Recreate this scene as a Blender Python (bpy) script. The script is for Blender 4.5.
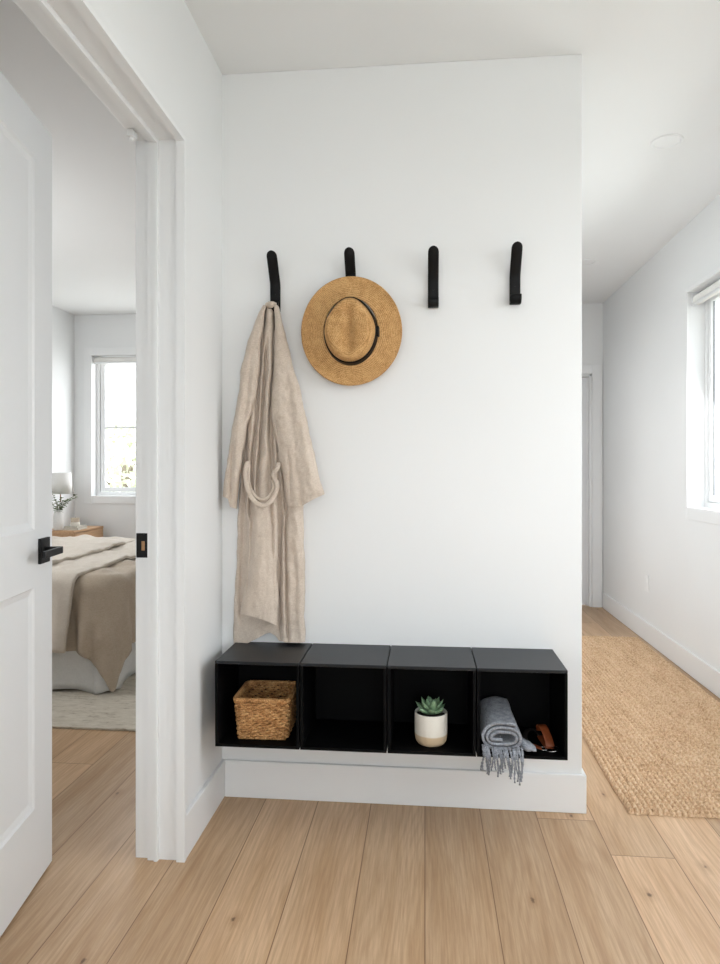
import bpy, math, random
from mathutils import Vector, Matrix, noise
random.seed(7)
PI = math.pi
C = bpy.context.scene.collection
S = bpy.context.scene
for o in list(bpy.data.objects):
    bpy.data.objects.remove(o)

# ------------------------------------------------------------------ camera
CAM_H = 1.173
YAW = math.radians(5.5)
cd = bpy.data.cameras.new('camera'); cam = bpy.data.objects.new('camera', cd); C.objects.link(cam)
cam.location = (0, 0, CAM_H); cam.rotation_euler = (PI / 2, 0, YAW)
cd.lens = 674 / 964 * 36; cd.sensor_width = 36; cd.sensor_fit = 'AUTO'; cd.shift_y = -12 / 964
cd.clip_start = 0.05
S.camera = cam
S.view_settings.view_transform = 'Standard'; S.view_settings.look = 'None'
S.view_settings.gamma = 1; S.view_settings.use_curve_mapping = False
S.view_settings.exposure = 0.04

# ------------------------------------------------------------------ world: bright overcast sky
w = bpy.data.worlds.new('overcast'); S.world = w; w.use_nodes = True
wn = w.node_tree; wn.nodes.clear()
wo = wn.nodes.new('ShaderNodeOutputWorld'); bg = wn.nodes.new('ShaderNodeBackground')
tc = wn.nodes.new('ShaderNodeTexCoord'); sp = wn.nodes.new('ShaderNodeSeparateXYZ'); cr = wn.nodes.new('ShaderNodeValToRGB')
wn.links.new(tc.outputs['Generated'], sp.inputs[0]); wn.links.new(sp.outputs['Z'], cr.inputs[0])
cr.color_ramp.elements[0].position = 0.0; cr.color_ramp.elements[0].color = (0.93, 0.97, 1.0, 1)
cr.color_ramp.elements[1].position = 0.9; cr.color_ramp.elements[1].color = (0.84, 0.93, 1.0, 1)
wn.links.new(cr.outputs[0], bg.inputs[0]); bg.inputs[1].default_value = 4.0
wn.links.new(bg.outputs[0], wo.inputs[0])

def area(name, loc, rot, sx, sy, power, color=(1, 1, 1), spread=PI):
    l = bpy.data.lights.new(name, 'AREA'); l.shape = 'RECTANGLE'; l.size = sx; l.size_y = sy
    l.energy = power; l.color = color; l.spread = spread
    o = bpy.data.objects.new(name, l); C.objects.link(o); o.location = loc; o.rotation_euler = rot
    return o
# daylight through the windows: hall window beside the camera (right wall), the one seen in the hall,
# the one seen in the bedroom; rear, doorway and bedroom side fills are added
area('daylight_near_window', (1.50, 1.35, 1.50), (0, PI / 2 - .30, 0), 1.25, 1.7, 9.5, (0.965, 0.98, 0.995))
area('daylight_hall_window', (1.60, 3.40, 1.60), (0, PI / 2 - .45, 0), 1.10, 1.2, 14, (0.965, 0.98, 0.995))
area('added_fill_hall', (0.40, 4.72, 1.05), (0, -PI / 2, 0), 1.9, 0.85, 5.5, (0.98, 0.985, 0.995))  # added fill for the right wall, set in a made-up doorway
area('added_fill_rear', (0.50, -2.1, 1.25), (PI / 2, 0, 0), 1.7, 1.9, 9.5, (0.965, 0.98, 0.995))  # added fill from an assumed opening behind the camera
area('daylight_bedroom_window', (-2.35, 6.02, 1.58), (-PI / 2, 0, 0), 1.3, 1.25, 12, (0.96, 0.98, 1.0))
area('added_fill_bedroom', (-3.10, 3.2, 1.7), (0, -PI / 2, math.radians(38)), 1.3, 1.6, 32, (0.965, 0.98, 1.0))  # added fill aimed at the far wall; no window stands here

# ------------------------------------------------------------------ helpers
def rnd(a, b): return a + (b - a) * random.random()

class MB:
    def __init__(s): s.v = []; s.f = []
    def box(s, x0, y0, z0, x1, y1, z1):
        b = len(s.v)
        for z in (z0, z1):
            for x, y in ((x0, y0), (x1, y0), (x1, y1), (x0, y1)): s.v.append(Vector((x, y, z)))
        for q in ((0, 3, 2, 1), (4, 5, 6, 7), (0, 1, 5, 4), (1, 2, 6, 5), (2, 3, 7, 6), (3, 0, 4, 7)):
            s.f.append(tuple(b + i for i in q))
        return s
    def grid(s, pts, closeu=False, closev=False, cap0=False, cap1=False):
        # pts[j][i]; closeu closes the i direction, closev the j direction
        b = len(s.v); n = len(pts[0]); m = len(pts)
        for r in pts:
            for p in r: s.v.append(Vector(p))
        for j in range(m if closev else m - 1):
            for i in range(n if closeu else n - 1):
                a = b + j * n + i; c = b + j * n + (i + 1) % n
                d = b + ((j + 1) % m) * n + (i + 1) % n; e = b + ((j + 1) % m) * n + i
                s.f.append((a, c, d, e))
        if cap0: s.f.append(tuple(b + i for i in reversed(range(n))))
        if cap1: s.f.append(tuple(b + (m - 1) * n + i for i in range(n)))
        return s
    def tube(s, path, r, n=8, closed=False, cap=True, flat=1.0, up=(0, 0, 1)):
        path = [Vector(p) for p in path]; m = len(path); rows = []
        for k, p in enumerate(path):
            a = path[(k - 1) % m] if (closed or k > 0) else p
            c = path[(k + 1) % m] if (closed or k < m - 1) else p
            t = (c - a).normalized(); u = Vector(up)
            if abs(t.dot(u)) > .95: u = Vector((0, 1, 0)) if abs(t.y) < .9 else Vector((1, 0, 0))
            x = t.cross(u).normalized(); y = x.cross(t).normalized()
            rr = r(k / max(1, m - 1)) if callable(r) else r
            rows.append([p + x * math.cos(2 * PI * i / n) * rr + y * math.sin(2 * PI * i / n) * rr * flat for i in range(n)])
        s.grid(rows, closeu=True, closev=closed, cap0=cap and not closed, cap1=cap and not closed)
        return s
    def lathe(s, prof, n=40, c=(0, 0, 0), cap0=False, cap1=False, sx=1, sy=1):
        rows = [[(c[0] + r * sx * math.cos(2 * PI * i / n), c[1] + r * sy * math.sin(2 * PI * i / n), c[2] + z) for i in range(n)] for r, z in prof]
        return s.grid(rows, closeu=True, cap0=cap0, cap1=cap1)
    def xf(s, M):
        s.v = [M @ v for v in s.v]; return s
    def build(s, name, mat, parent=None, smooth=False, bevel=0, seg=2, sub=0, solid=0, loc=None):
        me = bpy.data.meshes.new(name); me.from_pydata([tuple(v) for v in s.v], [], s.f)
        me.materials.append(mat)
        o = bpy.data.objects.new(name, me); C.objects.link(o)
        if loc is not None: o.location = loc
        if parent is not None: o.parent = parent
        if smooth:
            for p in me.polygons: p.use_smooth = True
        if solid:
            m = o.modifiers.new('s', 'SOLIDIFY'); m.thickness = solid; m.offset = 0
        if bevel:
            m = o.modifiers.new('b', 'BEVEL'); m.width = bevel; m.segments = seg; m.limit_method = 'ANGLE'; m.angle_limit = math.radians(40)
            for p in me.polygons: p.use_smooth = True
            w = o.modifiers.new('w', 'WEIGHTED_NORMAL'); w.keep_sharp = True
        if sub:
            m = o.modifiers.new('u', 'SUBSURF'); m.levels = sub; m.render_levels = sub
        return o

def tag(o, label, cat, group=None, kind=None):
    if label: o['label'] = label
    if cat: o['category'] = cat
    if group: o['group'] = group
    if kind: o['kind'] = kind
    return o
def thing(name, label, cat, loc=(0, 0, 0), rz=0, group=None):
    o = bpy.data.objects.new(name, None); C.objects.link(o); o.location = loc; o.rotation_euler = (0, 0, rz)
    o.empty_display_size = .1
    return tag(o, label, cat, group)
def struct(o, label=None, cat=None):
    o['kind'] = 'structure'
    if label: o['label'] = label
    if cat: o['category'] = cat
    return o
def dup(root, loc, label=None):
    r = root.copy(); C.objects.link(r); r.location = loc
    if label: r['label'] = label
    for ch in list(root.children):
        c = ch.copy(); C.objects.link(c); c.parent = r
        for g in ch.children:
            d = g.copy(); C.objects.link(d); d.parent = c
    return r

# ------------------------------------------------------------------ materials
def srgb(r, g, b):
    f = lambda c: (c / 255 / 12.92) if c / 255 <= .04045 else ((c / 255 + .055) / 1.055) ** 2.4
    return (f(r), f(g), f(b), 1)
class NT:
    def __init__(s, name):
        s.m = bpy.data.materials.new(name); s.m.use_nodes = True; s.t = s.m.node_tree
        s.b = s.t.nodes['Principled BSDF']
    def n(s, typ, **kw):
        nd = s.t.nodes.new(typ)
        for k, v in kw.items(): setattr(nd, k, v)
        return nd
    def l(s, a, b): s.t.links.new(a, b)
    def val(s, nd, i, v):
        if hasattr(v, 'links') or isinstance(v, bpy.types.NodeSocket): s.l(v, nd.inputs[i])
        else: nd.inputs[i].default_value = v
    def math(s, op, a, b=0.0, c=None):
        nd = s.n('ShaderNodeMath', operation=op); s.val(nd, 0, a); s.val(nd, 1, b)
        if c is not None: s.val(nd, 2, c)
        return nd.outputs[0]
    def obj(s): return s.n('ShaderNodeTexCoord').outputs['Object']
    def sep(s, v):
        nd = s.n('ShaderNodeSeparateXYZ'); s.l(v, nd.inputs[0]); return nd.outputs
    def comb(s, x, y, z):
        nd = s.n('ShaderNodeCombineXYZ'); s.val(nd, 0, x); s.val(nd, 1, y); s.val(nd, 2, z); return nd.outputs[0]
    def mapping(s, v, scale=(1, 1, 1), rot=(0, 0, 0), loc=(0, 0, 0)):
        nd = s.n('ShaderNodeMapping'); s.l(v, nd.inputs[0]); nd.inputs['Scale'].default_value = scale
        nd.inputs['Rotation'].default_value = rot; nd.inputs['Location'].default_value = loc; return nd.outputs[0]
    def noise(s, v, scale, detail=3, rough=.5, dist=0):
        nd = s.n('ShaderNodeTexNoise'); s.l(v, nd.inputs['Vector']); nd.inputs['Scale'].default_value = scale
        nd.inputs['Detail'].default_value = detail; nd.inputs['Roughness'].default_value = rough
        nd.inputs['Distortion'].default_value = dist; return nd.outputs[0]
    def white(s, v):
        nd = s.n('ShaderNodeTexWhiteNoise', noise_dimensions='3D'); s.l(v, nd.inputs['Vector']); return nd.outputs['Value']
    def ramp(s, f, stops, interp='LINEAR'):
        nd = s.n('ShaderNodeValToRGB'); s.l(f, nd.inputs[0]); cr = nd.color_ramp; cr.interpolation = interp
        while len(cr.elements) < len(stops): cr.elements.new(.5)
        for e, (p, c) in zip(cr.elements, stops): e.position = p; e.color = c if len(c) == 4 else (*c, 1)
        return nd.outputs[0]
    def mix(s, f, a, b, mode='MIX'):
        nd = s.n('ShaderNodeMix', data_type='RGBA', blend_type=mode)
        s.val(nd, 0, f); s.val(nd, 6, a); s.val(nd, 7, b); return nd.outputs[2]
    def bump(s, h, strength=.3, dist=.01):
        nd = s.n('ShaderNodeBump'); s.l(h, nd.inputs['Height']); nd.inputs['Strength'].default_value = strength
        nd.inputs['Distance'].default_value = dist; s.l(nd.outputs[0], s.b.inputs['Normal'])
    def set(s, col=None, rough=None, metal=None, spec=None, sheen=None):
        if col is not None: s.val(s.b, s.b.inputs.find('Base Color'), col)
        if rough is not None: s.val(s.b, s.b.inputs.find('Roughness'), rough)
        if metal is not None: s.b.inputs['Metallic'].default_value = metal
        if spec is not None: s.b.inputs['Specular IOR Level'].default_value = spec
        if sheen is not None: s.b.inputs['Sheen Weight'].default_value = sheen
        return s

def paint(name, col, rough=.55, bump=.05, scale=60):
    m = NT(name); o = m.obj(); n = m.noise(o, scale, 4)
    c2 = tuple(x * .975 for x in col[:3]) + (1,)
    m.set(m.ramp(m.noise(o, 1.3, 3), [(.3, c2), (.7, col)]), rough, spec=.3)
    m.bump(n, bump, .002); return m.m
M_wall = paint('wall_paint', (.836, .846, .846, 1), .6)
M_ceil = paint('ceiling_paint', (.852, .860, .856, 1), .8)
M_trim = paint('trim_paint', (.858, .866, .868, 1), .35, .02, 90)
M_door = paint('door_paint', (.826, .838, .845, 1), .32, .02, 90)
M_white = paint('white_plastic', (.86, .87, .87, 1), .4, .01)
def simple(name, col, rough, metal=0, sc=80, var=.12, bmp=.05, spec=.5):
    m = NT(name); o = m.obj(); n = m.noise(o, sc, 4)
    a = tuple(x * (1 - var) for x in col[:3]) + (1,); b = tuple(min(1, x * (1 + var)) for x in col[:3]) + (1,)
    m.set(m.ramp(n, [(.3, a), (.7, b)]), rough, metal, spec); m.bump(n, bmp, .001); return m.m
M_black = simple('black_powder_coat', (.006, .006, .0065, 1), .45, 0, 600, .15, .08, .3)
M_shelf_lit = simple('black_shelf_lit', (.010, .012, .0150, 1), .38, 0, 300, .1, .04, .32)  # same black board; bluish reflected light put into the top's colour
M_shelf_shaded = simple('black_shelf_shaded', (.0030, .0031, .0034, 1), .55, 0, 300, .1, .03, .07)  # same black board; the inner shade put into a darker, duller colour
M_hook = simple('matt_black_hook', (.004, .004, .0042, 1), .5, 0, 500, .1, .08, .2)
M_brass = simple('worn_brass', (.45, .25, .13, 1), .35, .9)
M_steel = simple('steel', (.62, .62, .63, 1), .25, 1.0)
M_leather = simple('tan_leather', srgb(132, 66, 34), .42, 0, 140, .2, .2)
M_darkleather = simple('dark_leather', (.016, .013, .012, 1), .45, 0, 140, .2, .2)

def floor_mat():
    m = NT('oak_planks'); o = m.obj(); s = m.sep(o); W = .188; L = 3.3
    xr = m.math('DIVIDE', s[0], W); r = m.math('FLOOR', xr)
    off = m.math('MULTIPLY', m.white(m.comb(r, 3.3, 0)), 9.7)
    yr = m.math('ADD', m.math('DIVIDE', s[1], L), off); c = m.math('FLOOR', yr)
    idn = m.white(m.comb(r, c, 5.1)); id2 = m.white(m.comb(c, r, 9.7))
    fx = m.math('FRACT', xr); fy = m.math('FRACT', yr)
    ex = m.math('MULTIPLY', m.math('MINIMUM', fx, m.math('SUBTRACT', 1, fx)), W)
    ey = m.math('MULTIPLY', m.math('MINIMUM', fy, m.math('SUBTRACT', 1, fy)), L)
    e = m.math('MINIMUM', ex, ey)
    seam = m.n('ShaderNodeMapRange'); m.l(e, seam.inputs[0]); seam.inputs[1].default_value = .0006; seam.inputs[2].default_value = .0019
    seam = seam.outputs[0]
    gx = m.math('ADD', s[0], m.math('MULTIPLY', idn, 17)); gy = m.math('ADD', s[1], m.math('MULTIPLY', id2, 31))
    g = m.comb(gx, m.math('MULTIPLY', gy, .035), 0)
    fine = m.noise(g, 150, 6, .66, .1)
    big = m.noise(m.comb(gx, m.math('MULTIPLY', gy, .09), 0), 13, 5, .6, .3)
    rings = m.n('ShaderNodeTexWave', wave_type='BANDS', bands_direction='X')
    m.l(m.comb(m.math('ADD', gx, m.math('MULTIPLY', m.noise(m.comb(gx, m.math('MULTIPLY', gy, .14), 0), 4.2, 2), .36)), 0, 0), rings.inputs['Vector'])
    rings.inputs['Scale'].default_value = 14; rings.inputs['Distortion'].default_value = .4; rings.inputs['Detail'].default_value = 2
    A = srgb(212, 180, 146); B = srgb(190, 154, 117); D = srgb(148, 108, 74)
    col = m.ramp(big, [(.25, B), (.55, A), (.8, srgb(220, 190, 158))])
    col = m.mix(m.math('MULTIPLY', m.ramp(fine, [(.40, (1, 1, 1)), (.60, (0, 0, 0))]), .32), col, D)
    col = m.mix(m.math('MULTIPLY', m.ramp(rings.outputs[0], [(.0, (1, 1, 1)), (.55, (0, 0, 0))]), .15), col, D)
    tone = m.ramp(idn, [(0, (.80, .79, .77)), (.5, (.95, .95, .94)), (1, (1.10, 1.09, 1.08))])
    col = m.mix(1.0, col, tone, 'MULTIPLY')
    vo = m.n('ShaderNodeTexVoronoi', voronoi_dimensions='2D'); m.l(m.comb(gx, m.math('MULTIPLY', gy, .55), 0), vo.inputs['Vector']); vo.inputs['Scale'].default_value = 2.3
    kn = m.math('ADD', vo.outputs['Distance'], m.math('MULTIPLY', m.noise(o, 60, 3), .03))
    halo = m.ramp(kn, [(.026, (1, 1, 1)), (.075, (0, 0, 0))])
    col = m.mix(m.math('MULTIPLY', halo, .30), col, srgb(140, 98, 62))
    knot = m.ramp(kn, [(.020, (1, 1, 1)), (.030, (0, 0, 0))])
    col = m.mix(m.math('MULTIPLY', knot, .75), col, srgb(84, 58, 40))
    col = m.mix(seam, srgb(126, 94, 66), col)
    m.set(col, m.ramp(fine, [(.3, (.36, .36, .36)), (.7, (.50, .50, .50))]), spec=.4)
    h = m.math('ADD', m.math('MULTIPLY', fine, .12), seam)
    m.bump(h, .30, .0012); return m.m
M_floor = floor_mat()

def linen(name, a, b, scale=900, bump=.35, rough=.9):
    m = NT(name); o = m.obj()
    v1 = m.noise(m.mapping(o, (1, 1, .12)), scale, 2, .6); v2 = m.noise(m.mapping(o, (.12, .12, 1)), scale, 2, .6)
    t = m.math('MULTIPLY', m.math('ADD', v1, v2), .5); n = m.noise(o, 22, 4, .6)
    c = m.ramp(m.math('ADD', m.math('MULTIPLY', t, .8), m.math('MULTIPLY', n, .2)), [(.38, a), (.62, b)])
    m.set(c, rough, spec=.15, sheen=.15)
    m.bump(m.math('ADD', m.math('MULTIPLY', t, .5), m.noise(o, 70, 3)), bump, .0016); return m.m
M_robe = linen('robe_linen', srgb(190, 174, 158), srgb(220, 207, 193))
M_duvet = linen('duvet_linen', srgb(178, 162, 142), srgb(196, 181, 162), 500)
M_fold = linen('turned_linen', srgb(204, 193, 178), srgb(217, 207, 194), 500)
M_sheet = linen('white_cotton', srgb(226, 225, 222), srgb(238, 237, 234), 500)
M_scarf = linen('grey_wool', srgb(112, 116, 124), srgb(176, 180, 188), 420, .6)
M_shade = linen('lamp_linen', srgb(232, 230, 226), srgb(240, 238, 234), 700, .1)

def straw_mat():
    m = NT('straw_braid'); o = m.obj(); s = m.sep(o)
    r = m.math('SQRT', m.math('ADD', m.math('MULTIPLY', s[0], s[0]), m.math('MULTIPLY', m.math('MULTIPLY', s[1], s[1]), .86)))
    ring = m.math('ABSOLUTE', m.math('SINE', m.math('MULTIPLY', m.math('ADD', r, m.math('MULTIPLY', s[2], .8)), PI / .0052)))
    ang = m.math('ARCTAN2', s[1], s[0])
    t = m.math('SINE', m.math('ADD', m.math('MULTIPLY', ang, 150), m.math('MULTIPLY', r, 1500)))
    fine = m.noise(o, 420, 3, .6); big = m.noise(o, 38, 3, .6)
    f = m.math('ADD', m.math('MULTIPLY', ring, .13), m.math('ADD', m.math('MULTIPLY', fine, .80), m.math('MULTIPLY', big, .25)))
    c = m.ramp(f, [(.42, srgb(134, 90, 44)), (.58, srgb(196, 148, 90)), (.76, srgb(228, 188, 134))])
    m.set(c, .55, spec=.3)
    m.bump(m.math('ADD', m.math('MULTIPLY', ring, .5), m.math('ADD', fine, m.math('MULTIPLY', t, .2))), .7, .0014); return m.m
M_straw = straw_mat()
def wicker_mat(name, a, b, c, sc=260):
    m = NT(name); o = m.obj(); n = m.noise(o, sc, 4, .7); k = m.noise(o, 45, 2)
    col = m.ramp(m.math('ADD', m.math('MULTIPLY', n, .6), m.math('MULTIPLY', k, .4)), [(.35, a), (.5, b), (.68, c)])
    m.set(col, .6, spec=.3); m.bump(n, .5, .001); return m.m
M_wicker = wicker_mat('seagrass', srgb(112, 70, 36), srgb(192, 142, 90), srgb(232, 192, 138))
def jute_mat():
    m = NT('jute'); o = m.obj(); n = m.noise(m.mapping(o, (1, .35, 1)), 420, 3, .7); k = m.noise(m.mapping(o, (3, .4, 1)), 9, 3); f = m.noise(o, 110, 2)
    v = m.math('ADD', m.math('MULTIPLY', n, .25), m.math('ADD', m.math('MULTIPLY', k, .2), m.math('MULTIPLY', f, .55)))
    m.set(m.ramp(v, [(.32, srgb(168, 130, 96)), (.5, srgb(214, 182, 148)), (.68, srgb(238, 214, 184))]), .85, spec=.15); m.bump(n, .3, .0008); return m.m
M_jute = jute_mat()
def wood_mat():
    m = NT('nightstand_oak'); o = m.obj(); n = m.noise(m.mapping(o, (6, 1, 22)), 8, 4, .6, .4)
    m.set(m.ramp(n, [(.3, srgb(186, 146, 108)), (.7, srgb(212, 174, 136))]), .45); m.bump(n, .1, .001); return m.m
M_oak = wood_mat()
def pot_mat():
    m = NT('speckled_ceramic'); o = m.obj(); s = m.sep(o)
    v = m.noise(o, 330, 2, .8); sp = m.ramp(v, [(.66, (0, 0, 0)), (.72, (1, 1, 1))])
    up = m.mix(m.math('MULTIPLY', sp, .6), srgb(228, 224, 214), srgb(150, 136, 118))
    lo = m.mix(m.math('MULTIPLY', sp, .6), srgb(206, 184, 152), srgb(150, 124, 94))
    k = m.ramp(m.math('ADD', s[2], m.math('MULTIPLY', m.noise(o, 20, 2), .004)), [(.036, (0, 0, 0)), (.0375, (1, 1, 1))])
    m.set(m.mix(k, lo, up), .45); m.bump(v, .1, .001); return m.m
M_pot = pot_mat()
M_ceramic = simple('white_ceramic', (.8, .79, .77, 1), .4, 0, 90, .03, .03)
M_soil = simple('dark_soil', (.03, .022, .016, 1), .95, 0, 150, .5, .9)
def leaf_mat(name, a, b, rough=.45):
    m = NT(name); o = m.obj(); m.set(m.ramp(m.noise(o, 60, 3), [(.3, a), (.7, b)]), rough, spec=.4); return m.m
M_succ = leaf_mat('succulent_green', srgb(82, 116, 84), srgb(140, 168, 134))
M_sprig = leaf_mat('sprig_green', srgb(70, 92, 56), srgb(120, 140, 92))
M_tree = leaf_mat('tree_green', srgb(214, 220, 190), srgb(236, 238, 218), .7)
M_bark = simple('bark', (.30, .25, .19, 1), .9, 0, 30, .3, .8)
M_grass = leaf_mat('greyed_lawn', srgb(146, 144, 132), srgb(168, 166, 154), .9)  # lawn greyed so its bounce does not tint the walls green
def rug2():
    m = NT('wool_rug'); o = m.obj(); n = m.noise(m.mapping(o, (.35, 1, 1)), 46, 5, .7)
    m.set(m.ramp(n, [(.32, srgb(172, 160, 142)), (.44, srgb(206, 197, 181)), (.7, srgb(222, 214, 200))]), .95, spec=.1)
    m.bump(m.noise(o, 220, 3), .7, .004); return m.m
M_rug2 = rug2()
def glass_mat():
    m = bpy.data.materials.new('window_glass'); m.use_nodes = True; t = m.node_tree; t.nodes.clear()
    o = t.nodes.new('ShaderNodeOutputMaterial'); mx = t.nodes.new('ShaderNodeMixShader'); tr = t.nodes.new('ShaderNodeBsdfTransparent')
    gl = t.nodes.new('ShaderNodeBsdfGlossy'); gl.inputs['Roughness'].default_value = .02
    lw = t.nodes.new('ShaderNodeLayerWeight'); lw.inputs[0].default_value = .5
    pw = t.nodes.new('ShaderNodeMath'); pw.operation = 'POWER'; pw.inputs[1].default_value = 4.0
    ml = t.nodes.new('ShaderNodeMath'); ml.operation = 'MULTIPLY_ADD'; ml.inputs[1].default_value = .6; ml.inputs[2].default_value = .02
    t.links.new(lw.outputs['Facing'], pw.inputs[0]); t.links.new(pw.outputs[0], ml.inputs[0])
    t.links.new(ml.outputs[0], mx.inputs[0]); t.links.new(tr.outputs[0], mx.inputs[1]); t.links.new(gl.outputs[0], mx.inputs[2]); t.links.new(mx.outputs[0], o.inputs[0])
    return m
M_glass = glass_mat()
def wax():
    return simple('candle_wax', srgb(206, 190, 170), .5, 0, 50, .05, .02)
M_wax = wax()
M_paper = simple('book_pages', srgb(226, 220, 208), .8, 0, 400, .08, .2)
M_cover = simple('book_cover', srgb(196, 190, 178), .7, 0, 90, .05, .05)

# ------------------------------------------------------------------ geometry constants
XL = -.728          # left wall face in the hall
XLB = -.872         # its bedroom face
YF = 2.374          # wall with the hooks
XR = .536           # its right end
XW = 1.518          # right wall of the hall
YB = 5.94           # far wall of hall and bedroom
XB = -3.22          # bedroom left wall
H = 2.6
YBK = -2.2
DY0, DY1, DZ = 1.02, 1.968, 2.171      # door opening

def walls(name, boxes, m=M_wall, **kw):
    b = MB()
    for q in boxes: b.box(*q)
    return struct(b.build(name, m, **kw))
walls('floor', [(XB - .15, YBK - .15, -.1, XW + .2, YB + .15, 0)], M_floor)
walls('ceiling', [(XB - .15, YBK - .15, H, XW + .2, YB + .15, H + .12)], M_ceil)
walls('wall_left', [(XLB, DY1, 0, XL, YF, H), (XLB, DY0, DZ, XL, DY1, H), (-.98, YBK, 0, XL, DY0, H)])
walls('wall_middle', [(XLB, YF, 0, XR, YF + .12, H)], bevel=.002)
walls('wall_hall', [(XR - .12, YF + .12, 0, XR, 4.28, H), (XR - .12, 4.28, 2.05, XR, 5.16, H), (XR - .12, 5.16, 0, XR, YB, H)])  # door opening added so fill light reaches the right wall
# right wall: seen window, and the near window beside the camera
W1 = (2.72, 4.05, .96, 2.195); W2 = (.50, 2.25, .9, 2.2)
T = XW + .15
walls('wall_right', [(XW, YBK, 0, T, YB, W2[2]), (XW, YBK, 2.2, T, YB, H),
    (XW, YBK, W2[2], T, W2[0], 2.2), (XW, W2[1], W2[2], T, W1[0], 2.2),
    (XW, W1[0], W2[2], T, W1[1], W1[2]), (XW, W1[0], W1[3], T, W1[1], 2.2), (XW, W1[1], W2[2], T, YB, 2.2)])
# far wall: door opening in the hall, window in the bedroom
FX0, FX1, FZ = .62, 1.425, 1.995
W3 = (-3.05, -1.7, .935, 2.225)
walls('wall_back', [(XB, YB, 0, W3[0], YB + .15, H), (W3[0], YB, 0, W3[1], YB + .15, W3[2]), (W3[0], YB, W3[3], W3[1], YB + .15, H),
    (W3[1], YB, 0, FX0, YB + .15, H), (FX0, YB, FZ, FX1, YB + .15, H), (FX1, YB, 0, XW + .15, YB + .15, H)])
walls('wall_bedroom', [(XB - .15, YBK, 0, XB, YB + .15, H)])
walls('wall_near', [(XB, .55, 0, -.98, .67, H)])
# rear wall with an unseen opening put in for fill light
walls('wall_rear', [(XB, YBK - .15, 0, -.45, YBK, H), (1.45, YBK - .15, 0, XW + .15, YBK, H), (-.45, YBK - .15, 2.45, 1.45, YBK, H), (-.45, YBK - .15, 0, 1.45, YBK, .5)])

# baseboards
BH = .131; BT = .013
def bb(name, q): walls(name, [q], M_trim, bevel=.003)
bb('baseboard_middle', (XL + BT, YF - BT, 0, XR + BT, YF, BH))
bb('baseboard_left', (XL, DY1 + .001, 0, XL + BT, YF - .0005, BH))
walls('baseboard_hall', [(XR, YF - BT + .0005, 0, XR + BT, 4.28, BH), (XR, 5.16, 0, XR + BT, YB - .02, BH)], M_trim, bevel=.003)
bb('baseboard_right', (XW - BT, YBK, 0, XW, YB - .02, BH))
bb('baseboard_back', (XB, YB - BT, 0, FX0 - .6, YB, BH))
bb('baseboard_bedroom', (XB, .67, 0, XB + BT, YB - BT, BH))

# doorway lining: stepped profile swept up, over and down
prof = [(XL + .0, 0), (XL + .013, 0), (XL + .013, .014), (XL - .012, .014), (XL - .012, .004), (-.797, .004), (-.799, .018), (-.808, .018), (-.810, .012),
        (-.830, .012), (-.830, .001), (XLB + .002, .001), (XLB, 0)]
path = []
def prow(x, p): return [(x, DY1 - p, 0), (x, DY1 - p, DZ - p), (x, DY0 + p, DZ - p), (x, DY0 + p, 0)]
b = MB(); rows = [prow(x, p) for x, p in prof]; b.grid(rows)
fr = b.build('trim_1', M_trim, solid=.001); struct(fr)
lining = fr
# strike plate in the far jamb
sp_ = MB()
yj = DY1 - .0015
sp_.box(-.869, yj - .003, .908, -.834, yj, .982)
o = sp_.build('strike_plate', M_black, bevel=.002)
tag(o, 'small black strike plate let into the white door jamb', 'strike plate')
k = MB().box(-.852, yj - .0045, .930, -.842, yj - .0028, .958).build('latch_hole', M_brass, o, bevel=.001)
k['label'] = 'brass coloured latch opening'
# roller catch under the head
rc = MB().box(-.868, DY1 - .075, DZ - .022, -.846, DY1 - .045, DZ - .001).build('door_bumper', M_white, bevel=.003)
tag(rc, 'tiny clear white bumper under the head of the open doorway', 'door bumper')
MB().tube([(-.857, DY1 - .06, DZ - .022), (-.857, DY1 - .06, DZ - .030)], .007, 12).build('bumper_pad', M_white, rc, smooth=True)

# ------------------------------------------------------------------ the open panelled door (leaf swung into the bedroom)
FE = Vector((-1.107, 1.913, 0)); ang = math.radians(9.3)
LW, LT, LZ = .885, .040, 2.168
door = bpy.data.objects.new('door_1', None); C.objects.link(door)
# local frame: x from hinge to free edge, y = normal towards hall, z up
dirv = Vector((-math.sin(ang), math.cos(ang), 0))
door.location = FE - dirv * LW
door.rotation_euler = (0, 0, math.atan2(dirv.y, dirv.x))     # local +y then points to bedroom (-X); hall face is y=0 side facing -y
struct(door, 'white two panel door standing ajar into the bedroom', 'door')
def panel_leaf():
    b = MB(); ST = .125; rails = [(.008, .225), (.845, 1.005), (2.05, LZ)]
    b.box(0, 0, .008, ST, LT, LZ); b.box(LW - ST, 0, .008, LW, LT, LZ)
    for z0, z1 in rails: b.box(ST, 0, z0, LW - ST, LT, z1)
    for z0, z1 in ((.225, .845), (1.005, 2.05)):
        # sloped moulding then flat panel, hall face and bedroom face
        for y0, y1 in ((0, .009), (LT, LT - .009)):
            o = [(ST, y0, z0), (LW - ST, y0, z0), (LW - ST, y0, z1), (ST, y0, z1)]
            s1 = .006; i1 = [(ST + s1, y1 * .55 + y0 * .45, z0 + s1), (LW - ST - s1, y1 * .55 + y0 * .45, z0 + s1), (LW - ST - s1, y1 * .55 + y0 * .45, z1 - s1), (ST + s1, y1 * .55 + y0 * .45, z1 - s1)]
            s2 = .022; i2 = [(ST + s2, y1, z0 + s2), (LW - ST - s2, y1, z0 + s2), (LW - ST - s2, y1, z1 - s2), (ST + s2, y1, z1 - s2)]
            b.grid([o, i1, i2], closeu=True, cap1=True)
    return b
panel_leaf().build('door_leaf', M_door, door)
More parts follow.
